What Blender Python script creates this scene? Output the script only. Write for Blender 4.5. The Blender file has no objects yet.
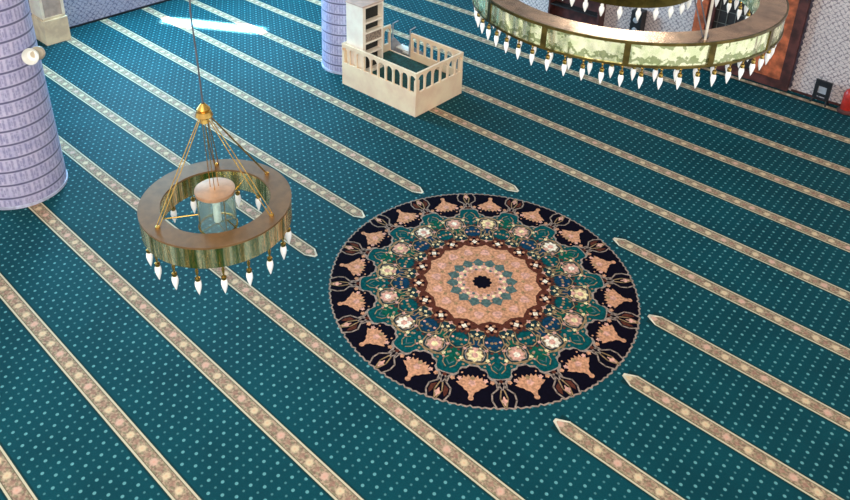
import bpy, bmesh, math, random
from mathutils import Vector, Matrix
random.seed(7)
PI = math.pi
scn = bpy.context.scene
C = scn.collection
sin, cos, rad = math.sin, math.cos, math.radians

# ------------------------------------------------------------------ nodes
class S:
    """a socket one can do arithmetic with"""
    def __init__(s, nt, k): s.nt, s.k = nt, k
    def m(s, op, b=None, c=None, clamp=False):
        n = s.nt.nodes.new('ShaderNodeMath'); n.operation = op; n.use_clamp = clamp
        for i, v in enumerate((s, b, c)):
            if v is None: continue
            if isinstance(v, S): s.nt.links.new(v.k, n.inputs[i])
            else: n.inputs[i].default_value = v
        return S(s.nt, n.outputs[0])
    def __add__(s, b): return s.m('ADD', b)
    def __sub__(s, b): return s.m('SUBTRACT', b)
    def __mul__(s, b): return s.m('MULTIPLY', b)
    def __truediv__(s, b): return s.m('DIVIDE', b)
    def abs(s): return s.m('ABSOLUTE')
    def lt(s, b): return s.m('LESS_THAN', b)
    def gt(s, b): return s.m('GREATER_THAN', b)
    def mod(s, b): return s.m('FLOORED_MODULO', b)
    def floor(s): return s.m('FLOOR')
    def ramp(s, a, b):           # smooth 0..1 between a and b
        n = s.nt.nodes.new('ShaderNodeMapRange'); n.interpolation_type = 'SMOOTHSTEP'
        s.nt.links.new(s.k, n.inputs[0]); n.inputs[1].default_value = a; n.inputs[2].default_value = b
        return S(s.nt, n.outputs[0])

def lin(c):
    f = lambda v: v/12.92 if v <= .04045 else ((v+.055)/1.055)**2.4
    return tuple(f(v/255) for v in c) + (1,)

class Mat:
    def __init__(s, name, rough=.7, metal=0.0, spec=.5):
        s.m = bpy.data.materials.new(name); s.m.use_nodes = True
        s.nt = s.m.node_tree; s.b = s.nt.nodes['Principled BSDF']
        s.b.inputs['Roughness'].default_value = rough
        s.b.inputs['Metallic'].default_value = metal
        s.b.inputs['Specular IOR Level'].default_value = spec
        s.tc = s.nt.nodes.new('ShaderNodeTexCoord')
    def xyz(s):
        n = s.nt.nodes.new('ShaderNodeSeparateXYZ'); s.nt.links.new(s.tc.outputs['Object'], n.inputs[0])
        return [S(s.nt, o) for o in n.outputs]
    def noise(s, scale, detail=3, stretch=None, out='Fac'):
        n = s.nt.nodes.new('ShaderNodeTexNoise'); n.inputs['Scale'].default_value = scale; n.inputs['Detail'].default_value = detail
        if stretch:
            mp = s.nt.nodes.new('ShaderNodeMapping'); mp.inputs['Scale'].default_value = stretch
            s.nt.links.new(s.tc.outputs['Object'], mp.inputs[0]); s.nt.links.new(mp.outputs[0], n.inputs['Vector'])
        else: s.nt.links.new(s.tc.outputs['Object'], n.inputs['Vector'])
        return S(s.nt, n.outputs[out])
    def mix(s, fac, a, b):
        n = s.nt.nodes.new('ShaderNodeMix'); n.data_type = 'RGBA'
        if isinstance(fac, S): s.nt.links.new(fac.k, n.inputs[0])
        else: n.inputs[0].default_value = fac
        for i, v in ((6, a), (7, b)):
            if isinstance(v, S): s.nt.links.new(v.k, n.inputs[i])
            else: n.inputs[i].default_value = lin(v)
        return S(s.nt, n.outputs[2])
    def color(s, c):
        if isinstance(c, S): s.nt.links.new(c.k, s.b.inputs['Base Color'])
        else: s.b.inputs['Base Color'].default_value = lin(c)
    def bump(s, h, strength=.3, dist=.01):
        n = s.nt.nodes.new('ShaderNodeBump'); n.inputs['Strength'].default_value = strength; n.inputs['Distance'].default_value = dist
        s.nt.links.new(h.k, n.inputs['Height']); s.nt.links.new(n.outputs[0], s.b.inputs['Normal'])

def plain(name, c, rough=.7, metal=0.0, var=.12, scale=8, bump=0, spec=.5):
    M = Mat(name, rough, metal, spec)
    n = M.noise(scale)
    M.color(M.mix(n.ramp(.3, .7), tuple(v*(1-var) for v in c), tuple(min(255, v*(1+var)) for v in c)))
    if bump: M.bump(M.noise(scale*6), bump, .005)
    return M.m

# ------------------------------------------------------------------ objects
def link(name, me, parent=None, mats=()):
    o = bpy.data.objects.new(name, me)
    for m in mats: me.materials.append(m)
    C.objects.link(o)
    if parent: o.parent = parent
    return o
def obj(name, bm, mats, parent=None, smooth=False):
    me = bpy.data.meshes.new(name)
    bmesh.ops.recalc_face_normals(bm, faces=bm.faces)
    if smooth:
        for f in bm.faces: f.smooth = True
        for e in bm.edges:
            if len(e.link_faces) == 2 and e.calc_face_angle() > .6: e.smooth = False
    bm.to_mesh(me); bm.free()
    if not isinstance(mats, (list, tuple)): mats = [mats]
    return link(name, me, parent, mats)
def tag(o, label=None, cat=None, group=None, kind=None):
    if label: o['label'] = label
    if cat: o['category'] = cat
    if group: o['group'] = group
    if kind: o['kind'] = kind
    return o
def empty(name, loc=(0, 0, 0), rz=0):
    o = bpy.data.objects.new(name, None); C.objects.link(o); o.location = loc; o.rotation_euler = (0, 0, rz)
    o.empty_display_size = .1
    return o
def BM(): return bmesh.new()
def box(bm, lo, hi, mi=0, bevel=0):
    r = bmesh.ops.create_cube(bm, size=1); vs = r['verts']
    for v in vs: v.co = Vector([(lo[i]+hi[i])/2 + v.co[i]*(hi[i]-lo[i]) for i in range(3)])
    fs = list({f for v in vs for f in v.link_faces})
    for f in fs: f.material_index = mi
    if bevel:
        es = list({e for f in fs for e in f.edges})
        r = bmesh.ops.bevel(bm, geom=es, offset=bevel, segments=2, affect='EDGES', profile=.7)
        for f in r['faces']: f.material_index = mi
def lathe(bm, prof, n=32, c=(0, 0, 0), mi=0, caps=True):
    rings = []
    for r, z in prof:
        rings.append([bm.verts.new((c[0]+r*cos(2*PI*i/n), c[1]+r*sin(2*PI*i/n), c[2]+z)) for i in range(n)])
    for a, b in zip(rings, rings[1:]):
        for i in range(n):
            f = bm.faces.new((a[i], a[(i+1) % n], b[(i+1) % n], b[i])); f.material_index = mi
    if caps:
        for q in (rings[0], rings[-1]):
            f = bm.faces.new(q); f.material_index = mi
def tube(bm, pts, r, n=8, mi=0):
    pts = [Vector(p) for p in pts]; rings = []
    for i, p in enumerate(pts):
        d = (pts[min(i+1, len(pts)-1)] - pts[max(i-1, 0)]).normalized()
        a = d.orthogonal().normalized() if abs(d.z) > .99 else d.cross(Vector((0, 0, 1))).normalized()
        b = d.cross(a)
        rr = r[i] if isinstance(r, (list, tuple)) else r
        rings.append([bm.verts.new(p + rr*(a*cos(2*PI*k/n) + b*sin(2*PI*k/n))) for k in range(n)])
    for a, b in zip(rings, rings[1:]):
        for i in range(n):
            bm.faces.new((a[i], a[(i+1) % n], b[(i+1) % n], b[i])).material_index = mi
    for q in (rings[0], rings[-1]): bm.faces.new(q).material_index = mi
def poly(bm, pts, z, mi=0):
    f = bm.faces.new([bm.verts.new((p[0], p[1], z)) for p in pts]); f.material_index = mi
    f.normal_update()
    if f.normal.z < 0: f.normal_flip()
def prism(bm, pts, axis, a, b, mi=0):
    """extrude a 2D outline (u,v) between a and b along an axis; 'x': (u,v)->(y,z), 'y': ->(x,z)"""
    def P(u, v, t): return (t, u, v) if axis == 'x' else ((u, t, v) if axis == 'y' else (u, v, t))
    A = [bm.verts.new(P(u, v, a)) for u, v in pts]; B = [bm.verts.new(P(u, v, b)) for u, v in pts]
    bm.faces.new(A).material_index = mi; bm.faces.new(B).material_index = mi
    for i in range(len(pts)):
        j = (i+1) % len(pts); bm.faces.new((A[i], A[j], B[j], B[i])).material_index = mi

# ------------------------------------------------------------------ camera (solved from the carpet rows, the round medallion and the uprights)
F, PITCH, ROLL, YAW, H = 776.567, 0.44245, 0.017745, 2.313816, 7.8406
fw = Vector((cos(YAW)*cos(PITCH), sin(YAW)*cos(PITCH), -sin(PITCH)))
rt = Vector((sin(YAW), -cos(YAW), 0)); up = rt.cross(fw)
r2 = rt*cos(ROLL) + up*sin(ROLL); u2 = -rt*sin(ROLL) + up*cos(ROLL)
cd = bpy.data.cameras.new('camera'); cam = bpy.data.objects.new('camera', cd); C.objects.link(cam)
cam.matrix_world = Matrix(((r2.x, u2.x, -fw.x, 0), (r2.y, u2.y, -fw.y, 0), (r2.z, u2.z, -fw.z, H), (0, 0, 0, 1)))
cd.sensor_width = 36; cd.lens = F/850*36; cd.clip_end = 200
cd.shift_x = 24.69/850; cd.shift_y = -188.92/850
scn.camera = cam

# ------------------------------------------------------------------ materials
ROW, OFF = 1.2, 1.3494
GAPS = {4: (-7.33, -3.04), 5: (-7.50, -2.78), 6: (-7.27, -3.04), 7: (-6.10, -4.25)}
def m_carpet():
    M = Mat('teal carpet', .6, 0, .08)
    x, y, z = M.xyz()
    px, py = .1265, .0935
    u = (x + 4.218)/px; v = (y - 4.433)/py
    u = u + 400.5; v = v + 400.5
    fu = (u.mod(1) - .5).abs()*px; fv = (v.mod(1) - .5).abs()*py
    d = (fu*fu + fv*fv).m('SQRT')
    odd = (u.floor() + v.floor()).mod(2)
    rows = ((y - OFF)/ROW + 20.5).mod(1) - .5
    inrow = (rows.abs()*ROW).gt(.145)
    gap = None
    for k, (ga, gb) in GAPS.items():
        g = (y - (OFF+k*ROW)).abs().lt(.3)*x.gt(ga-.03)*x.lt(gb+.03)
        gap = g if gap is None else gap + g
    inrow = inrow.m('MAXIMUM', gap)
    big = (d*-1).ramp(-.0245, -.014)*(odd*-1 + 1)
    small = (d*-1).ramp(-.019, -.008)*odd*.55
    dots = (big + small)*inrow
    n = M.noise(1.1, 4); n2 = M.noise(60, 2)
    base = M.mix(n.ramp(.3, .7), (5, 60, 68), (7, 69, 77))
    base = M.mix(n2.ramp(.35, .65)*.35, base, (4, 46, 55))
    edge = ((rows.abs()*ROW)*-1).ramp(-.14, -.12)*(gap*-1 + 1)
    base = M.mix(edge*.75, base, (8, 40, 40))
    M.color(M.mix(dots*.85, base, (98, 156, 158)))
    M.bump(M.noise(160, 2), .35, .004)
    return M.m
def m_row():
    M = Mat('woven row border', .75, 0, .3)
    x, y, z = M.xyz()
    t = (((y - OFF)/ROW + 20.5).mod(1) - .5).abs()*ROW          # distance from the row's centre line
    p = .2527
    a = ((x + 4.218)/p + 100.5)
    u = (a.mod(1) - .5).abs()*p
    d = (u*u + t*t).m('SQRT')
    w = M.noise(45, 3)
    n = M.noise(28, 3)
    base = M.mix(n.ramp(.35, .65), (118, 92, 74), (176, 148, 120))
    # leaves around the rosettes
    fl = ((x*50).m('SINE')*(t*95).m('COSINE') + (w - .5)*1.4).ramp(.1, .6)
    base = M.mix(fl*.6, base, (124, 122, 90))
    half = ((a + .5).mod(1) - .5).abs()*p
    dia = ((half + t)*-1).ramp(-.05, -.03)
    base = M.mix(dia*.5, base, (156, 106, 92))
    k = a.floor().mod(3)
    ros = (d*-1 + (w-.5)*.05).ramp(-.062, -.030)*.9
    c2 = M.mix(k.lt(.5), (212, 186, 148), (208, 164, 142))
    base = M.mix(ros, base, c2)
    base = M.mix((d*-1).ramp(-.018, -.010)*.3, base, (214, 132, 104))
    inner = (((t - .079).abs())*-1).ramp(-.008, -.003)
    base = M.mix(inner*.8, base, (88, 84, 58))
    line = t.gt(.084)
    base = M.mix(line, base, (194, 181, 152))
    out = t.gt(.107)
    base = M.mix(out, base, (60, 74, 60))
    M.color(base)
    M.bump(M.noise(160, 2), .3, .004)
    return M.m
M_CARPET, M_ROW = m_carpet(), m_row()

def m_column():
    M = Mat('lavender column tile', .35, 0, .5)
    x, y, z = M.xyz()
    ang = y.m('ARCTAN2', x)/(2*PI) + .5
    zz = z/.247 + .15
    g = (zz.mod(1) - .5).abs()                     # .5 at joints
    joint = g.ramp(.40, .46)
    a = ang*27
    f = (a.mod(1) - .5).abs()
    brk = ((f - .24).abs()*-1).ramp(-.17, -.06)*((g*-1).ramp(-.42, -.30))
    cen = (f*-1).ramp(-.1, -.04)*((g*-1).ramp(-.22, -.14))
    n = M.noise(6, 3)
    base = M.mix(n.ramp(.3, .7), (178, 172, 206), (204, 194, 220))
    base = M.mix(brk*.55, base, (108, 106, 152))
    base = M.mix(cen*.5, base, (96, 100, 150))
    base = M.mix((M.noise(22, 2)).ramp(.45, .65)*.45, base, (206, 202, 224))
    base = M.mix(joint*.85, base, (70, 68, 104))
    M.color(base)
    return M.m
M_COL = m_column()

def m_wall(name, ca, cb, cc, axis, s=1.0):
    M = Mat(name, .45, 0, .4)
    x, y, z = M.xyz()
    h = x if axis == 'x' else y
    p = .30*s
    w = (M.noise(7, 3) - .5)*5
    a = ((h + z)*(2*PI/p) + w).m('SINE'); b = ((h - z)*(2*PI/p) - w).m('SINE')
    c = ((h*(4*PI/p)).m('SINE') + (z*(4*PI/p)).m('COSINE'))
    pat = (a*b + c*.28 + (M.noise(20/s, 3) - .5)*2.6)
    base = M.mix(pat.abs().ramp(.12, .45), cb, ca)
    base = M.mix((M.noise(16, 2)).ramp(.5, .75)*.7, base, cc)
    tile = ((h/.3).mod(1)-.5).abs().gt(.485)
    base = M.mix(tile*.2, base, cb)
    M.color(base)
    return M.m
M_WALLR = m_wall('grey arabesque tile', (216, 196, 190), (136, 118, 122), (230, 212, 206), 'x', .8)
M_WALLL = m_wall('blue grey arabesque tile', (176, 172, 190), (112, 110, 136), (206, 196, 204), 'y')
M_PLASTER = plain('white plaster', (214, 208, 198), .85)
M_CEIL = plain('ceiling plaster', (200, 190, 172), .9)
M_CREAM = plain('cream lacquer', (255, 216, 180), .42, var=.05, scale=3)
M_CREAM2 = plain('cream shelf lacquer', (255, 234, 214), .45, var=.04, scale=3)
M_PIL = plain('beige stone', (244, 212, 172), .55, var=.08, scale=4)
M_PIL2 = plain('pale stone edge', (255, 232, 206), .5, var=.05, scale=4)
M_ORANGE = plain('orange brown wood', (176, 88, 54), .45, var=.25, scale=5)
M_MAROON = plain('dark maroon wood', (78, 40, 36), .45, var=.25, scale=5)
M_DARK = plain('black brown interior', (30, 24, 22), .6, var=.3)
M_BLACK = plain('black plastic', (26, 25, 27), .45, var=.2)
M_GREYP = plain('pale grey panel', (158, 154, 156), .5, var=.08)
M_RED = plain('red paint', (186, 46, 36), .35, var=.12)
M_WHITE = plain('white plastic', (238, 236, 228), .4, var=.03)
M_BEIGE = plain('beige plastic', (188, 172, 148), .5, var=.06)
M_GREENC = plain('dark green platform carpet', (18, 66, 62), .9, var=.25, scale=18, bump=.3)
M_STEEL = plain('dark steel cable', (96, 92, 96), .4, 0.6, var=.1)
M_SHELFIN = plain('dark shelf shade', (34, 34, 30), .8, var=.25, scale=20)
M_BOOK = plain('taupe drawer', (142, 124, 108), .8, var=.25, scale=30)

def m_brass(name, c1, c2, rough, bumpy=0, pat=False):
    M = Mat(name, rough, 1.0)
    n = M.noise(9, 3)
    base = M.mix(n.ramp(.35, .65), c1, c2)
    if pat:
        x, y, z = M.xyz()
        a = y.m('ARCTAN2', x)
        # engraved scrollwork
        s = ((M.noise(13, 2) - .5)*9 + z*30).m('SINE')
        base = M.mix(s.ramp(.2, .75)*.7, base, (104, 120, 56))
        M.b.inputs['Metallic'].default_value = .85
        M.bump(M.noise(4, 2, (1, 1, .25)), 1.0, .09)
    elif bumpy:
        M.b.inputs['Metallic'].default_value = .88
        base = M.mix(M.noise(7, 3, (1, 1, .06)).ramp(.40, .60), (92, 118, 56), (255, 250, 205))  # bright and dark reflection streaks painted into the brass colour
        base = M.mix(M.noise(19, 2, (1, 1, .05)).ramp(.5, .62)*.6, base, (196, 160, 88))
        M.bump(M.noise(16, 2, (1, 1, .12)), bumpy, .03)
    M.color(base)
    return M.m
M_BRASS = m_brass('brass band painted reflections', (255, 246, 196), (236, 230, 160), .14, 1.0)
M_BRASSP = m_brass('engraved brass band', (250, 248, 206), (226, 232, 180), .22, 0, True)
M_GOLD = m_brass('gold brass', (214, 178, 98), (190, 148, 78), .25)
M_TOP = plain('brown ring top', (126, 94, 60), .38, 0.4, var=.06, scale=10)
M_TOP2 = plain('brown ring top lacquer', (176, 146, 118), .22, .9, var=.12, scale=6, bump=.12)
M_COPPER = plain('copper toned disc', (190, 146, 112), .4, .35, var=.08)
M_OLIVE = m_brass('dark olive brass plate', (112, 96, 50), (84, 72, 38), .3)
Mb = Mat('frosted bulb glass', .25, 0, .6); Mb.color((244, 242, 238))
Mb.b.inputs['Emission Color'].default_value = (1, .97, .92, 1); Mb.b.inputs['Emission Strength'].default_value = .08
M_BULB = Mb.m
Mg = Mat('clear glass', .03, 0, .5); Mg.color((224, 240, 236)); Mg.b.inputs['Transmission Weight'].default_value = .92; Mg.b.inputs['IOR'].default_value = 1.12
M_GLASS = Mg.m

# ------------------------------------------------------------------ setting
XL, YR, ZC = -18.45, 17.2, 11.0
bm = BM(); box(bm, (XL, -3, -.1), (2.5, YR, 0))
def strip(bm, y, x0, x1, w, tip0, tip1):
    h = w/2; T = .16; c = .028; pts = []
    if tip0: pts += [(x0, y+c), (x0, y-c), (x0+T, y-h)]
    else: pts += [(x0, y+h), (x0, y-h)]
    if tip1: pts += [(x1-T, y-h), (x1, y-c), (x1, y+c), (x1-T, y+h)]
    else: pts += [(x1, y-h), (x1, y+h)]
    if tip0: pts += [(x0+T, y+h)]
    poly(bm, pts, .002, 1)
    # light outline that closes the pointed ends
    for tip, xe, sg in ((tip0, x0, 1), (tip1, x1, -1)):
        if tip:
            for s in (1, -1):
                poly(bm, [(xe, y+s*c), (xe+sg*T, y+s*h), (xe+sg*T, y+s*(h-.022)), (xe+sg*.03, y+s*.008)], .0028, 2)
            poly(bm, [(xe, y+c), (xe, y-c), (xe+sg*.035, y-c*.8), (xe+sg*.035, y+c*.8)], .0029, 2)
gaps = GAPS
for k in range(-3, 14):
    y = OFF + k*ROW; w = .225 if k < 13 else .13
    if k in gaps:
        a, b = gaps[k]; strip(bm, y, XL, a, w, False, True); strip(bm, y, b, 2.5, w, True, False)
    else: strip(bm, y, XL, 2.5, w, False, False)
fl = obj('floor', bm, [M_CARPET, M_ROW, plain('pale woven edge', (206, 196, 172), .8)])
for f in fl.data.polygons: pass
tag(fl, kind='structure')

# walls: the left one carries tall windows above eye line, the right one is tiled
bm = BM()
wins = [(0.2, 2.6), (8.0, 10.4), (12.2, 14.6)]
ys = -3
for a, b in wins:
    box(bm, (XL-.3, ys, 0), (XL, a, ZC)); ys = b
    box(bm, (XL-.3, a, 0), (XL, b, 2.2)); box(bm, (XL-.3, a, 7.2), (XL, b, ZC))
box(bm, (XL-.3, ys, 0), (XL, YR, ZC))
bmesh.ops.remove_doubles(bm, verts=bm.verts, dist=.0001)
tag(obj('wall_left', bm, M_WALLL), kind='structure')
for i, (a, b) in enumerate(wins):
    w = empty('window_%d' % (i+1), (XL-.15, (a+b)/2, 2.2)); tag(w, kind='structure')
    bm = BM(); hw = (b-a)/2
    for lo, hi in (((-.05, -hw, 0), (.05, -hw+.08, 5)), ((-.05, hw-.08, 0), (.05, hw, 5)), ((-.05, -hw+.08, 0), (.05, hw-.08, .08)),
                   ((-.05, -hw+.08, 4.92), (.05, hw-.08, 5)), ((-.04, -.03, .08), (.04, .03, 4.92)), ((-.04, -hw+.08, 2.4), (.04, -.03, 2.46)), ((-.04, .03, 2.4), (.04, hw-.08, 2.46))):
        box(bm, lo, hi)
    obj('window_frame', bm, M_WHITE, w)
bm = BM(); box(bm, (XL-.3, YR, 0), (2.5, YR+.3, ZC)); tag(obj('wall_right', bm, M_WALLR), kind='structure')
bm = BM(); box(bm, (XL-.3, -3, ZC), (2.5, YR+.3, ZC+.2)); tag(obj('ceiling', bm, M_CEIL), kind='structure')

# round medallion woven into the carpet, sixteen-fold
MC, MR = (-5.135, 7.460), 2.258
def m_wool(name, c, var=.14): return plain(name, c, .95, var=var, scale=26, bump=.2, spec=.04)
pal = {'line': (148, 128, 116), 'navy': (11, 8, 20), 'teal': (6, 70, 72), 'peach': (190, 136, 104), 'pink': (202, 150, 132),
       'cream': (222, 200, 150), 'dk': (24, 48, 54), 'blue': (16, 52, 76), 'green': (12, 78, 62), 'brown': (84, 44, 34),
       'white': (236, 214, 192), 'grey': (78, 98, 94), 'tan': (146, 118, 86)}
keys = list(pal); MI = {k: i for i, k in enumerate(keys)}
bm = BM()
def pp(r, a): return (r*MR*cos(a), r*MR*sin(a))
LAY = [.0030]
def P(pts, m, lift): poly(bm, pts, .003 + lift*.0006, MI[m])
def disc(r, m, lift, wob=0, n=16, phase=0, N=384, p=1):
    P([pp(r + wob*abs(cos(n*(2*PI*i/N-phase)/2))**p, 2*PI*i/N) for i in range(N)], m, lift)
def polar(ca, pts, m, lift, mirror=False):
    q = [pp(r, ca+rad(o)) for r, o in pts]
    if mirror: q = [pp(r, ca+rad(o)) for r, o in pts] + [pp(r, ca-rad(o)) for r, o in reversed(pts) if abs(o) > 1e-6]
    P(q, m, lift)
def blob(ca, r, off, rr, m, lift, lobes=0, amp=0, n=18, sq=1.0, spin=0):
    cx, cy = pp(r, ca+rad(off)); A = ca+rad(off)
    out = []
    for i in range(n):
        t = 2*PI*i/n; q = rr*MR*(1 + amp*cos(lobes*t+spin))
        u, v = q*cos(t)*sq, q*sin(t)
        out.append((cx+u*cos(A)-v*sin(A), cy+u*sin(A)+v*cos(A)))
    P(out, m, lift)
def pline(ca, pts, w, m, lift):
    q = [pp(r, ca+rad(o)) for r, o in pts]
    for a, b in zip(q, q[1:]):
        dx, dy = b[0]-a[0], b[1]-a[1]; L = math.hypot(dx, dy) or 1
        nx, ny = -dy/L*w*MR/2, dx/L*w*MR/2; ex, ey = dx/L*w*MR*.4, dy/L*w*MR*.4
        P([(a[0]+nx-ex, a[1]+ny-ey), (a[0]-nx-ex, a[1]-ny-ey), (b[0]-nx+ex, b[1]-ny+ey), (b[0]+nx+ex, b[1]+ny+ey)], m, lift)
disc(.988, 'line', 0, .014, n=16*9)
disc(.979, 'navy', 1, .012, n=16*9)
disc(.79, 'line', 2, .012, n=32)
disc(.782, 'teal', 3, .012, n=32)
for k in range(16):
    cm = rad(22.5*(k+.5)); cv = rad(22.5*k)
    # navy dome with its outline, palmette in it
    dome = [(.70, 0), (.702, 2.2), (.722, 3.4), (.727, 5.4), (.752, 7.0), (.775, 6.8), (.792, 7.9), (.81, 9.6), (.86, 9.6), (.86, 0)]
    polar(cm, dome, 'line', 4, True)
    dome2 = [(.714, 0), (.715, 2.0), (.735, 3.2), (.741, 5.0), (.758, 6.1), (.78, 5.9), (.803, 7.2), (.823, 9.0), (.875, 9.2), (.875, 0)]
    polar(cm, dome2, 'navy', 5, True)
    pal_m = [(.778, 0), (.795, 1.0), (.776, 2.0), (.800, 2.6), (.787, 4.0), (.812, 4.0), (.812, 5.6), (.834, 5.0), (.842, 6.2), (.86, 4.6), (.868, 3.4),
             (.885, 2.6), (.895, 1.4), (.915, .8), (.925, .7), (.925, 0)]
    polar(cm, pal_m, 'peach', 7, True)
    blob(cm, .938, 0, .016, 'peach', 7)
    blob(cm, .80, 0, .013, 'tan', 8, 6, .2); blob(cm, .835, 0, .02, 'pink', 8, 5, .2)
    for s in (-1, 1):
        blob(cm, .812, s*5.2, .013, 'pink', 8, 5, .25)
        blob(cm, .77, s*4.6, .006, 'peach', 8)
        blob(cm, .93, s*5.2, .03, 'navy', 6)
        # cartouche dividers
        pline(cv, [(.815, s*.4), (.862, s*1.5), (.90, s*4.0), (.945, s*4.1), (.99, s*2.9)], .009, 'line', 8)
        pline(cv, [(.80, s*2.6), (.83, s*1.2), (.87, s*.2)], .008, 'line', 8)
        pline(cv, [(.875, s*.6), (.93, s*1.3), (.985, s*.3)], .008, 'tan', 8)
        blob(cv, .822, s*3.4, .013, 'peach', 9, 5, .2)
        polar(cv, [(.885, s*1.4), (.905, s*3.2), (.94, s*3.3), (.965, s*2.6), (.94, s*1.9)], 'brown' if k % 2 else 'navy', 7)
    blob(cv, .945, 0, .014, 'pink', 9, 4, .3, sq=1.8)
    blob(cv, .812, 0, .012, 'brown', 9)
    # teal shield inside each divider
    polar(cv, [(.655, 0), (.69, 4.8), (.735, 5.4), (.775, 4.6), (.785, 0)], 'teal', 6, True)
    pline(cv, [(.705, -1.8), (.735, 0), (.705, 1.8)], .006, 'grey', 7)
disc(.675, 'tan', 4.5, .018, n=16, phase=rad(11.25)); disc(.665, 'dk', 5.2, .018, n=16, phase=rad(11.25))
for k in range(16):
    cm = rad(22.5*(k+.5)); cv = rad(22.5*k)
    polar(cv, [(.60, 0), (.625, 4.2), (.665, 4.6), (.705, 2.4), (.712, 0)], 'green' if k % 2 else 'teal', 6.4, True)
    polar(cv, [(.475, 0), (.50, 5.5), (.545, 6.0), (.575, 3.0), (.58, 0)], ('blue', 'teal')[k % 2], 6.2, True)
    polar(cm, [(.515, 0), (.53, 3.2), (.555, 3.0), (.57, 0)], ('green', 'blue')[k % 2], 6.3, True)
    for s in (-1, 1):
        pline(cm, [(.70, s*1), (.692, s*4), (.655, s*6.4), (.60, s*6.8), (.565, s*4.2), (.545, s*1.2), (.50, s*2.2), (.47, s*4.5)], .008, 'tan', 7.2)
        pline(cv, [(.60, 0), (.585, s*3.4), (.55, s*6.4), (.50, s*6.6), (.465, s*5)], .007, 'tan', 7.1)
        blob(cm, .665, s*6.6, .012, 'cream', 8, 5, .25)
        blob(cm, .59, s*6.2, .011, 'pink', 8, 5, .25)
        blob(cm, .545, s*3.8, .010, 'tan', 8, 5, .25)
        blob(cv, .64, s*1.8, .008, 'line', 8)
    blob(cm, .50, 0, .014, 'tan', 8, 5, .25)
    for s in (-1, 1):
        for r_, o_, q_, m_ in ((.485, 3.4, .009, 'cream'), (.525, 6.8, .009, 'pink'), (.565, 8.4, .008, 'tan'), (.61, 9.2, .009, 'brown'), (.648, 8.6, .009, 'tan'), (.69, 7.4, .008, 'pink'), (.71, 5.0, .008, 'tan'), (.575, 2.6, .008, 'cream'), (.47, 8.0, .010, 'brown'), (.53, 10.0, .010, 'tan')):
            blob(cm, r_, s*o_, q_, m_, 8.3, 5, .25, n=10)
        pline(cm, [(.575, s*.6), (.588, s*4.6), (.625, s*5.4), (.665, s*4.0), (.672, s*.6)], .006, 'line', 8.05)
        pline(cv, [(.755, s*1.0), (.73, s*3.0), (.70, s*3.4), (.675, s*1.6)], .006, 'tan', 7.4)
    blob(cm, .628, 0, .052, 'tan', 7.6, 8, .12, 32)
    blob(cm, .63, 0, .044, ('pink', 'cream', 'pink', 'white')[k % 4], 8.2, 8, .16, 32)
    blob(cm, .63, 0, .020, ('cream', 'pink', 'white', 'pink')[k % 4], 9, 6, .15)
    blob(cm, .585, 0, .017, 'pink', 8.4, 3, .3)
disc(.432, 'tan', 8.1, .018, n=16, phase=0)
disc(.424, 'brown', 8.5, .018, n=16, phase=0)
disc(.352, 'peach', 9, .018, n=16, phase=rad(11.25))
for k in range(16):
    cm = rad(22.5*(k+.5)); cv = rad(22.5*k)
    polar(cm, [(.385, 0), (.372, 3), (.345, 5), (.34, 0)], 'peach', 9.3, True)
    blob(cv, .415, 0, .054, 'brown', 9.6, 8, .14, 32)
    for j in range(8): 
        blob(cv, .415 + .031*cos(j*PI/4), math.degrees(.031*sin(j*PI/4)/.415), .0105, 'peach' if j % 2 else 'navy', 9.9, n=8)
    blob(cv, .415, 0, .016, 'white', 10.1, 4, .2)
    blob(cm, .43, 0, .013, 'pink', 9.5, 4, .3); blob(cm, .465, 0, .010, 'cream', 9.5, 4, .3)
    blob(cm, .30, 0, .030, 'pink', 9.6, 3, .12, 24); blob(cv, .27, 0, .012, 'tan', 9.6, 4, .3)
N = 32*8
def star(r0, r1, m, lift, ph=0):
    P([pp(r1 if i % 2 == 0 else r0, rad(11.25*i)+ph) for i in range(32)], m, lift)
star(.200, .236, 'grey', 10)
disc(.150, 'pink', 10.6, .018, n=16, phase=rad(11.25))
for k in range(16):
    blob(rad(22.5*(k+.5)), .180, 0, .008, 'peach', 10.5, n=10, sq=1.5)
    blob(rad(22.5*k), .145, 0, .013, 'cream', 11, n=10)
    blob(rad(22.5*(k+.5)), .125, 0, .011, 'tan' if k % 2 else 'grey', 11.2, n=8)
disc(.098, 'peach', 11.4, .02, n=12); disc(.052, 'navy', 12, .012, n=10)
med = obj('carpet_medallion', bm, [m_wool('wool '+k, pal[k]) for k in keys])
med.location = (MC[0], MC[1], 0)
tag(med, 'large round navy, teal and peach floral medallion woven into the teal carpet', 'carpet medallion')

# ------------------------------------------------------------------ columns
def column(x, y, R, label):
    t = empty('column', (x, y, 0))
    bm = BM(); lathe(bm, [(R, .06), (R*.90, 3.6), (R*.88, ZC-.02)], 96); obj('shaft', bm, M_COL, t, True)
    bm = BM(); lathe(bm, [(R+.012, .003), (R+.012, .05), (R-.01, .06)], 96)
    obj('base_ring', bm, plain('pale base tile', (186, 188, 210), .4), t, True)
    tag(t, label, 'column', 'lavender tiled columns'); return t
column(-12.42, 3.86, .725, 'thick lavender tiled round column at the left edge of the carpet')
column(-11.98, 11.18, .56, 'lavender tiled round column directly behind the cream railed platform')

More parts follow.
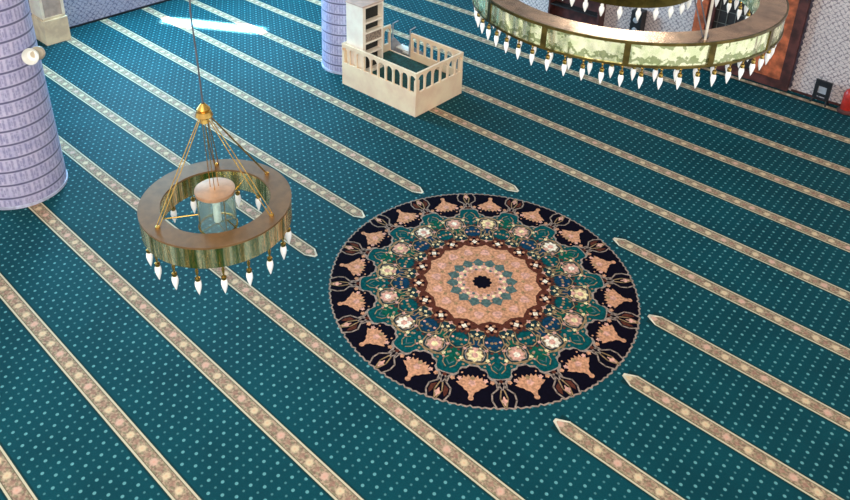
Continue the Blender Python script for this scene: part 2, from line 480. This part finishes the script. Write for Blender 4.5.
# pilaster on the left wall
t = empty('pilaster', (-18.12, 7.08, 0))
bm = BM(); box(bm, (-.32, -.30, .003), (.32, .30, .62), bevel=.01); box(bm, (-.32, -.27, .62), (.29, .27, .68))
obj('plinth', bm, M_PIL, t)
bm = BM(); box(bm, (-.32, -.25, .68), (.25, .25, ZC-.02)); obj('shaft', bm, plain('taupe stone', (190, 168, 152), .6, var=.06), t)
bm = BM()
for s in (-1, 1): box(bm, (.2, s*.25-.035, .68), (.272, s*.25+.035, ZC-.02))
box(bm, (-.32, -.285, .68), (.2, -.25, ZC-.02))
obj('edge_moulding', bm, M_PIL2, t)
tag(t, 'cream stone pilaster with square plinth standing against the left tiled wall', 'pilaster')
bm = BM(); box(bm, (XL, 7.39, 0), (XL+.03, 17.17, .05)); tag(obj('baseboard_left', bm, M_BLACK), kind='structure')
bm = BM(); box(bm, (-4.0, YR-.025, 0), (2.5, YR, .05)); tag(obj('baseboard_right', bm, M_MAROON), kind='structure')

# loudspeaker bracketed on the big column
v = Vector((-12.42, 3.86, 0)).normalized(); perp = Vector((v.y, -v.x, 0))
sp = Vector((-12.42, 3.86, 0)) + (perp*cos(rad(50)) - v*sin(rad(50)))*.73
t = empty('loudspeaker', (sp.x, sp.y, 2.60), math.atan2(perp.y, perp.x))
bm = BM(); tube(bm, [(.0, .06, 0), (.09, .06, 0)], .03, 12); box(bm, (-.0, .0, -.06), (.03, .12, .06)); obj('bracket', bm, M_BEIGE, t)
bm = BM(); lathe(bm, [(.03, 0), (.085, .02), (.11, .10), (.11, .16), (.08, .19)], 24)
o = obj('rear_housing', bm, M_BEIGE, t, True); o.rotation_euler = (rad(75), 0, rad(0)); o.location = (.15, .12, -.01)
bm = BM(); lathe(bm, [(.06, 0), (.09, .04), (.135, .15), (.13, .155), (.08, .07), (.02, .06)], 24, caps=True)
o = obj('horn', bm, M_WHITE, t, True); o.rotation_euler = (rad(75), 0, rad(-28)); o.location = (.10, -.0, .0)
tag(t, 'small white and beige loudspeaker bracketed to the side of the thick left column', 'loudspeaker')

# ------------------------------------------------------------------ railed platform
X0, X1, Y0, Y1 = -11.31, -9.14, 10.43, 11.93
t = empty('railed_platform', ((X0+X1)/2, (Y0+Y1)/2, 0)); cx, cy = (X0+X1)/2, (Y0+Y1)/2
hx, hy = (X1-X0)/2, (Y1-Y0)/2
tag(t, 'cream wooden platform enclosed by a low arched balustrade, standing on the carpet', 'platform')
bm = BM(); box(bm, (-hx+.05, -hy+.05, .003), (hx-.05, hy-.05, .36)); obj('deck', bm, M_GREENC, t)
bm = BM()
for lo, hi in (((-hx, -hy, .003), (hx, -hy+.05, .54)), ((hx-.05, -hy+.05, .003), (hx, hy, .54)), ((-hx, -hy+.05, .003), (-hx+.05, hy, .54)), ((-hx+.7, hy-.05, .003), (hx-.05, hy, .54)),
               ((-hx+.05, hy-.05, .003), (-hx+.7, hy, .36))):
    box(bm, lo, hi)
obj('skirt_panel', bm, M_CREAM, t)
def arched(bm, a, b, n, y0, y1, axis, z0=.82, z1=.985):
    """top rail whose underside is a row of round arches; a..b run along the rail"""
    p = (b-a)/n; pts = [(a, z1), (a, z0)]
    for i in range(n):
        x0 = a+i*p; w = .018; r = (p-2*w)/2
        pts += [(x0+w, z0)] if i == 0 else []
        for j in range(1, 8):
            th = PI - PI*j/8
            pts.append((x0+p/2+r*cos(th), z0+min(r, .11)*sin(th)))
        pts += [(x0+p-w, z0)]
        if i < n-1: pts += [(x0+p+w, z0)]
    pts += [(b, z0), (b, z1)]
    prism(bm, pts, axis, y0, y1)
def rail(a, b, n, lo, hi, axis):
    bm = BM(); arched(bm, a, b, n, lo, hi, axis); o = obj('arched_rail', bm, M_CREAM, t)
    p = (b-a)/n; mid = (lo+hi)/2
    for i in range(n+1):
        u = a+i*p; w = .03 if i in (0, n) else .02
        if i == 0: u += w
        if i == n: u -= w
        bm = BM()
        if axis == 'y': box(bm, (u-w, mid-.02, .54), (u+w, mid+.02, .82))
        else: box(bm, (mid-.02, u-w, .54), (mid+.02, u+w, .82))
        obj('baluster', bm, M_CREAM, o)
rail(-hx, hx, 10, -hy, -hy+.05, 'y')
rail(-hy+.05, hy, 6, hx-.05, hx, 'x')
rail(-hx+.7, hx-.05, 7, hy-.05, hy, 'y')
rail(-hy+.05, hy, 6, -hx, -hx+.05, 'x')

# tall open cabinet standing on the platform
t = empty('shelf_cabinet', (-11.0, 10.83, .36))
tag(t, 'tall narrow cream cabinet with open shelves standing on the railed platform', 'cabinet')
a, b, c, d, h = -.25, .25, -.31, .31, 1.56
bm = BM()
box(bm, (a, c, 0), (b, c+.04, h)); box(bm, (a, d-.04, 0), (b, d, h)); box(bm, (a, c+.04, 0), (a+.03, d-.04, h))
box(bm, (b-.03, c+.04, 0), (b, c+.085, h)); obj('carcass', bm, M_CREAM2, t)
bm = BM(); box(bm, (a-.01, c-.01, h), (b+.01, d+.01, h+.035), bevel=.006); obj('top_board', bm, plain('pinkish top board', (206, 176, 160), .5, var=.05), t)
bm = BM(); box(bm, (b-.16, c+.04, 0), (b-.13, d-.04, h)); obj('shade_panel', bm, M_SHELFIN, t)  # dark sheet set forward, stands in for shade inside the shelf openings
for z0, z1 in ((0, .05), (.45, .49), (.70, .735), (.935, .97), (1.165, 1.205), (1.52, 1.56)):
    bm = BM(); box(bm, (b-.13, c+.085, z0), (b, d-.04, z1)); obj('shelf', bm, M_CREAM2, t)
bm = BM(); box(bm, (b-.05, c+.085, .735), (b-.02, d-.04, .935)); obj('drawer_front', bm, M_BOOK, t)
# pale steps behind the platform
t = empty('step_stool', (-11.02, 12.29, 0))
tag(t, 'small pale grey two-tread steps behind the cream platform', 'steps')
for s in (-1, 1):
    bm = BM(); prism(bm, [(-.3, 0.003), (-.3, .62), (-.22, .62), (.02, .36), (.10, .36), (.30, .12), (.30, 0.003)], 'x', s*.27-.015, s*.27+.015); obj('side_frame', bm, M_GREYP, t)
    bm = BM(); tube(bm, [(s*.27, -.27, .6), (s*.27, -.27, .98), (s*.27, -.1, 1.0)], .015); obj('handrail', bm, M_GREYP, t)
for z, y in ((.34, -.08), (.14, .14)):
    bm = BM(); box(bm, (-.255, y-.09, z), (.255, y+.11, z+.03)); obj('tread', bm, M_WHITE, t)
# ------------------------------------------------------------------ wooden doorway on the right wall
t = empty('door_1', (-5.22, YR, 0)); tag(t, kind='structure')
W = 1.16
bm = BM(); box(bm, (W-.2, -.12, .003), (W, .0, 4.2)); box(bm, (-W+.26, -.10, .003), (-W+.42, .0, 4.2)); box(bm, (-W+.42, -.11, .003), (W-.2, .0, .2)); box(bm, (-W, -.12, 4.2), (W, 0, 4.45))
obj('outer_frame', bm, M_MAROON, t)
bm = BM(); box(bm, (-W, -.14, .003), (-W+.26, .0, 4.2)); obj('jamb', bm, M_ORANGE, t)
bm = BM(); box(bm, (W-.46, -.09, .2), (W-.2, .0, 4.2)); box(bm, (W-.86, -.06, .2), (W-.46, 0, .95)); obj('side_panel', bm, M_ORANGE, t)
bm = BM(); box(bm, (-W+.42, -.02, .2), (W-.86, 0, 4.2)); box(bm, (W-.86, -.02, .95), (W-.46, 0, 4.2)); obj('door_leaf', bm, M_DARK, t)
bm = BM()
for i in range(6): box(bm, (-W+.5+i*.19, -.035, .45), (-W+.515+i*.19, -.02, 4.1))
for j in range(12): box(bm, (-W+.42, -.035, .5+j*.3), (W-.86, -.02, .515+j*.3))
obj('lattice', bm, plain('grey lattice', (92, 90, 84), .5), t)
# zigzag edging beside the doorway
bm = BM(); pts = [(W+.0, 0.06), (W+.0, 4.4)]
for i in range(60, -1, -1): pts.append((W+.03+(.035 if i % 2 else 0), .06+i*.0723))
prism(bm, pts, 'y', -.012, 0)
obj('edging', bm, plain('dark zigzag tile', (74, 66, 78), .5), t)

# dark wood bookcase further along
t = empty('bookcase', (-9.45, YR-.16, 0)); tag(t, 'dark wooden bookcase against the tiled wall behind the large chandelier', 'bookcase')
bm = BM(); box(bm, (-.75, -.15, .003), (-.7, .15, 1.3)); box(bm, (.7, -.15, .003), (.75, .15, 1.3)); box(bm, (-.75, -.16, 1.3), (.75, .15, 1.35)); box(bm, (-.7, .12, .003), (.7, .15, 1.3))
obj('carcass', bm, M_MAROON, t)
for z in (.05, .45, .87):
    bm = BM(); box(bm, (-.7, -.14, z), (.7, .12, z+.03)); obj('shelf', bm, M_DARK, t)
# narrow black speaker
t = empty('floor_speaker', (-7.72, YR-.16, 0)); tag(t, 'narrow black speaker standing at the wall left of the wooden doorway', 'speaker')
bm = BM(); box(bm, (-.14, -.13, .003), (.14, .13, .92), bevel=.015); obj('cabinet', bm, M_BLACK, t)
for z, r in ((.68, .075), (.42, .075)):
    bm = BM(); r_ = bmesh.ops.create_cone(bm, cap_ends=True, segments=20, radius1=r, radius2=r*.8, depth=.02, matrix=Matrix.Translation((0, -.14, z)) @ Matrix.Rotation(PI/2, 4, 'X')); obj('driver', bm, M_GREYP, t)
# small black framed stand
t = empty('floor_stand', (-3.36, 17.0, 0), rad(-6)); t.scale = (.86, .86, .9); tag(t, 'small black framed stand with a pale square centre on the floor by the right wall', 'stand')
bm = BM()
for lo, hi in (((-.19, -.03, .12), (-.10, .03, .6)), ((.10, -.03, .12), (.19, .03, .6)), ((-.1, -.03, .45), (.1, .03, .6)), ((-.1, -.03, .20), (.1, .03, .27)), ((-.1, -.03, .12), (.1, .03, .15))):
    box(bm, lo, hi, bevel=.008)
obj('frame', bm, M_BLACK, t)
bm = BM(); box(bm, (-.1, -.012, .27), (.1, .012, .45)); obj('centre_panel', bm, M_GREYP, t)
for s in (-1, 1):
    bm = BM(); tube(bm, [(s*.145, 0, .14), (s*.19, -.10, .02)], .022); tube(bm, [(s*.145, 0, .14), (s*.19, .10, .02)], .022); obj('leg', bm, M_BLACK, t)
# red cylinder at the right edge
t = empty('fire_extinguisher', (-2.84, 17.0, 0)); tag(t, 'red cylinder on a dark base by the tiled wall at the right edge', 'extinguisher')
bm = BM(); lathe(bm, [(.10, .06), (.11, .08), (.11, .42), (.08, .50), (.035, .54), (.03, .58)], 24); obj('cylinder', bm, M_RED, t, True)
bm = BM(); lathe(bm, [(.16, .003), (.16, .04), (.12, .07)], 24); obj('base', bm, M_MAROON, t, True)
bm = BM(); box(bm, (-.03, -.02, .58), (.10, .02, .61)); tube(bm, [(.02, 0, .6), (.1, -.04, .55), (.13, -.05, .35)], .012); obj('handle', bm, M_BLACK, t)

# ------------------------------------------------------------------ chandeliers
def arc_band(bm, r0, r1, z0, z1, n=128, mi_out=0, mi_top=1, mi_in=2, mi_bot=1):
    R = {}
    for nm, r, z in (('ot', r1, z1), ('ob', r1, z0), ('it', r0, z1), ('ib', r0, z0)):
        R[nm] = [bm.verts.new((r*cos(2*PI*i/n), r*sin(2*PI*i/n), z)) for i in range(n)]
    for i in range(n):
        j = (i+1) % n
        for a, b, m in (('ob', 'ot', mi_out), ('ot', 'it', mi_top), ('it', 'ib', mi_in), ('ib', 'ob', mi_bot)):
            f = bm.faces.new((R[a][i], R[a][j], R[b][j], R[b][i])); f.material_index = m
def shell(bm, r, z0, z1, th, n=128):
    arc_band(bm, r-th, r, z0, z1, n, 0, 0, 0, 0)
def bulb_meshes(drop, L, w):
    z0 = -(drop-L)
    b = BM(); lathe(b, [(.002, z0-L), (w*.3, z0-L*.88), (w*.8, z0-L*.55), (w, z0-L*.32), (w*.9, z0-L*.1), (w*.5, z0)], 14)
    bo = obj('bulb', b, M_BULB, None, True)
    b = BM(); lathe(b, [(w*.62, z0-.006), (w*.8, z0+.01), (w*.75, z0+.035), (w*.3, z0+.045), (w*.25, z0+.06), (w*.5, z0*.35), (w*.25, z0*.2), (w*.25, 0)], 12)
    so = obj('socket', b, M_GOLD, None, True)
    return bo, so
def hang_bulbs(t, R, n, phase, z, s, proto=None):
    bo, so = proto or bulb_meshes(*s)
    first = proto is None
    for i in range(n):
        a = phase + 2*PI*i/n
        if i == 0 and first: b_, s_ = bo, so
        else:
            b_, s_ = bo.copy(), so.copy(); C.objects.link(b_); C.objects.link(s_)
        b_.parent = t; b_.location = (R*cos(a), R*sin(a), z); s_.parent = b_; s_.location = (0, 0, 0)
    return bo, so

# small chandelier in the foreground
CX, CY, ZT, R = -6.148, 3.779, 2.85, .807
t = empty('chandelier', (CX, CY, ZT-.26))
tag(t, 'small brass ring chandelier with a glass cylinder at its centre, hanging beside the thick column', 'chandelier', 'brass ring chandeliers')
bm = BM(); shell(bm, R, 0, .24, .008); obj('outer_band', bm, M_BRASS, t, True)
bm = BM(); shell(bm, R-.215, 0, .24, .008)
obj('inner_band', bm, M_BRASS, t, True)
bm = BM(); arc_band(bm, R-.222, R+.006, .24, .262, 128, 0, 0, 0, 0); obj('top_plate', bm, M_TOP, t, True)
bm = BM(); arc_band(bm, R-.215, R-.008, .0, .012, 128, 0, 0, 0, 0); obj('bottom_plate', bm, M_GOLD, t, True)
def face_ang(cx, cy): return math.atan2(-cy, -cx)
ph = face_ang(CX, CY)
hang_bulbs(t, R-.05, 18, ph, 0.0, (.385, .19, .036))
# hub, cables
hub = Vector((-.03*sin(0.74), -.03*cos(0.74), 1.33)); 
bm = BM(); lathe(bm, [(.02, -.12), (.05, -.10), (.04, -.06), (.08, -.03), (.092, -.02), (.075, .03), (.06, .04), (.07, .06), (.055, .08), (.02, .12)], 20, c=hub); obj('hub', bm, M_GOLD, t, True)
def cable_pair(a, r, z, rr=.0055, gap=.022, name='suspension_cable', h=hub, mt=M_GOLD, hr=.05):
    d = Vector((cos(a), sin(a), 0)); q = Vector((-sin(a), cos(a), 0))
    bm = BM()
    for s in (-1, 1):
        p0 = h + d*hr + q*s*gap*.5 + Vector((0, 0, -.03)); p1 = d*r + q*s*gap + Vector((0, 0, z))
        tube(bm, [p0 + (p1-p0)*k/6 + q*s*gap*.45*sin(PI*k/6) for k in range(7)], rr, 6)
    bmesh.ops.create_icosphere(bm, subdivisions=1, radius=.03, matrix=Matrix.Translation(d*r + Vector((0, 0, z))))
    obj(name, bm, mt, t)
for da in (-60, 52, 122, 176): cable_pair(ph + rad(da), R-.11, .265)
# centre lamp: copper disc, glass cylinder, candle tube
zd = .36
bm = BM(); lathe(bm, [(.205, zd), (.215, zd+.01), (.215, zd+.045), (.04, zd+.06)], 48); obj('centre_disc', bm, M_COPPER, t, True)
bm = BM(); shell(bm, .205, zd-.42, zd, .006, 48); obj('glass_cylinder', bm, M_GLASS, t, True)
bm = BM(); lathe(bm, [(.036, zd-.38), (.042, zd-.37), (.042, zd-.06), (.036, zd-.05)], 16); obj('lamp_tube', bm, M_BULB, t, True)
bm = BM(); shell(bm, .214, zd-.435, zd-.42, .02, 48)
for k in range(4):
    a = ph + .4 + k*PI/2; tube(bm, [(.208*cos(a), .208*sin(a), zd-.42), (.208*cos(a), .208*sin(a), zd)], .005, 6)
    tube(bm, [(.2*cos(a), .2*sin(a), zd-.43), (0, 0, zd-.40)], .005, 6)
tube(bm, [(0, 0, zd-.41), (0, 0, zd-.37)], .02, 10)
obj('lantern_frame', bm, M_GOLD, t)
for k in range(3):
    a = ph+k*2*PI/3
    bm = BM(); tube(bm, [(.05*cos(a), .05*sin(a), zd+.05), tuple(hub + Vector((.03*cos(a), .03*sin(a), -.08)))], .0045, 6); obj('centre_rod', bm, M_GOLD, t)
    bm = BM(); tube(bm, [(.2*cos(a+.5), .2*sin(a+.5), .1), ((R-.215)*cos(a+.5), (R-.215)*sin(a+.5), .1)], .008, 6); obj('spoke', bm, M_GOLD, t)
bm = BM(); top = ZC-(ZT-.26)
rv = Vector((r2.x, r2.y, 0)).normalized()
pts = []
for k in range(15):
    f = k/14; z = hub.z+.12+(top-hub.z-.12)*f
    w = -.10*sin(PI*min(1, f*3.2)) if f < .3125 else 0
    w2 = .012*sin(f*40)
    pts.append(Vector((hub.x, hub.y, z)) + rv*(w*.25+w2+.03*f))
tube(bm, pts, .009, 8); obj('ceiling_cable', bm, M_STEEL, t)

# large chandelier
CX, CY, ZT, R = -3.951, 8.18, 4.80, 1.767
Hb = .24
t = empty('chandelier', (CX, CY, ZT-Hb-.02))
tag(t, 'large engraved brass ring chandelier with two rows of drop bulbs, near the wooden doorway', 'chandelier', 'brass ring chandeliers')
ph = face_ang(CX, CY)
WD = .275
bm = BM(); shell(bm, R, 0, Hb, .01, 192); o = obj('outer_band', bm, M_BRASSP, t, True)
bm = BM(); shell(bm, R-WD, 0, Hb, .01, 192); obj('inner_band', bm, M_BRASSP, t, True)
bm = BM(); arc_band(bm, R-WD-.01, R+.008, Hb, Hb+.02, 192, 0, 0, 0, 0); obj('top_plate', bm, M_TOP2, t, True)
bm = BM(); arc_band(bm, R-WD, R-.01, 0, .012, 192, 0, 0, 0, 0); obj('bottom_plate', bm, M_GOLD, t, True)
bm = BM()
for rr in (R+.012,): 
    arc_band(bm, rr-.02, rr, -.012, .012, 192, 0, 0, 0, 0); arc_band(bm, rr-.02, rr, Hb-.008, Hb+.022, 192, 0, 0, 0, 0)
obj('rim_bead', bm, M_OLIVE, t, True)
for k in range(13):
    a = ph + rad(4) + 2*PI*k/13
    bm = BM(); q = bmesh.ops.create_cube(bm, size=1)
    for v in bm.verts: v.co = Vector((R+.004+v.co.x*.016, v.co.y*.06, Hb/2+v.co.z*(Hb-.02)))
    for v in bm.verts: v.co = Matrix.Rotation(a, 3, 'Z') @ v.co
    obj('seam_plate', bm, M_OLIVE, t)
p = hang_bulbs(t, R-.05, 56, ph+rad(3.4), 0, (.275, .145, .028))
hang_bulbs(t, R-WD+.05, 44, ph, 0, 0, p)
hub = Vector((0, 0, 2.4))
bm = BM(); lathe(bm, [(.04, -.16), (.12, -.08), (.14, .05), (.06, .14)], 24, c=hub); obj('hub', bm, M_GOLD, t, True)
for da in (31, 151, 271): cable_pair(ph+rad(da), R-.12, Hb+.02, .008, .03, h=hub, mt=M_STEEL, hr=.08)
for da in (29.5, 149.5, 269.5):
    a = ph+rad(da); x, y = (R-.06)*cos(a), (R-.06)*sin(a)
    bm = BM(); tube(bm, [(x, y, Hb+.02), (x, y, ZC-ZT+Hb+.02)], .014, 8); obj('hanger_rod', bm, plain('pale rod', (196, 186, 170), .4, .3), t)
bm = BM(); tube(bm, [(0, 0, 2.5), (0, 0, ZC-ZT+Hb+.02)], .02, 8); obj('ceiling_rod', bm, M_STEEL, t)
# inner tier of lights
ir = None
bm = BM(); shell(bm, .80, .25, .39, .012, 96); arc_band(bm, .62, .80, .39, .405, 96, 0, 0, 0, 0)
ir = obj('inner_ring', bm, M_OLIVE, t, True)
b = BM(); lathe(b, [(.002, -.17), (.012, -.150), (.026, -.110), (.032, -.080), (.027, -.055), (.018, -.045), (.02, -.03), (.01, 0)], 12)
bo = obj('inner_bulb', b, M_BULB, ir, True)
for i in range(24):
    a = ph + 2*PI*i/24; o = bo if i == 0 else bo.copy()
    if i: C.objects.link(o); o.parent = ir
    o.location = (.76*cos(a), .76*sin(a), .25)
bm = BM()
for k in range(3):
    a = ph+rad(60+120*k); tube(bm, [(.75*cos(a), .75*sin(a), .40), (.1*cos(a), .1*sin(a), 2.36)], .008, 6)
obj('inner_cable', bm, M_STEEL, t)

# ------------------------------------------------------------------ light
w = bpy.data.worlds.new('world'); scn.world = w; w.use_nodes = True
w.node_tree.nodes['Background'].inputs[0].default_value = (.95, .97, 1.0, 1); w.node_tree.nodes['Background'].inputs[1].default_value = 1.15
def area(name, loc, target, sx, sy, power, col, spread=None):
    l = bpy.data.lights.new(name, 'AREA'); l.shape = 'RECTANGLE'; l.size = sx; l.size_y = sy; l.energy = power; l.color = col
    if spread: l.spread = spread
    o = bpy.data.objects.new(name, l); C.objects.link(o); o.location = loc
    d = Vector(target)-Vector(loc); o.rotation_euler = d.to_track_quat('-Z', 'Y').to_euler(); return o
for i, (a, b) in enumerate(wins):
    area('window_light', (XL+.1, (a+b)/2, 4.7), (XL+5, (a+b)/2, 1.5), b-a, 4.6, (480, 1500, 900)[i], (.30, .70, 1.0))
area('balcony_light', (-1, -3, 9.5), (-8, 7, 0), 9, 3, 1350, (1.0, .91, .80))
# added high window and light, for bright reflections on the chandelier top plate
tw = empty('window_4', (-8.3, YR-.02, 9.0)); tag(tw, kind='structure')
for lo, hi in (((-1.25, -.05, 0), (1.25, .0, .08)), ((-1.25, -.05, 1.22), (1.25, 0, 1.3)), ((-1.25, -.05, .08), (-1.17, 0, 1.22)), ((1.17, -.05, .08), (1.25, 0, 1.22)), ((-.03, -.04, .08), (.03, 0, 1.22))):
    bm = BM(); box(bm, lo, hi); obj('window_frame', bm, M_WHITE, tw)
area('added_window_light', (-8.3, YR-.06, 9.65), (-8.3, 5, 7), 2.3, 1.1, 170, (1.0, .96, .88))
# a shaft of daylight that lands as a sliver on the far carpet
o = area('sun_shaft', (-16.1, 10.34, 9.5), (-16.1, 10.34, 0), 2.6, .22, 800, (1.0, .5, .5), rad(3))
o.rotation_euler = (0, 0, math.atan2(1.3, 2.25))

scn.view_settings.view_transform = 'Standard'
scn.view_settings.look = 'None'
scn.view_settings.exposure = 0
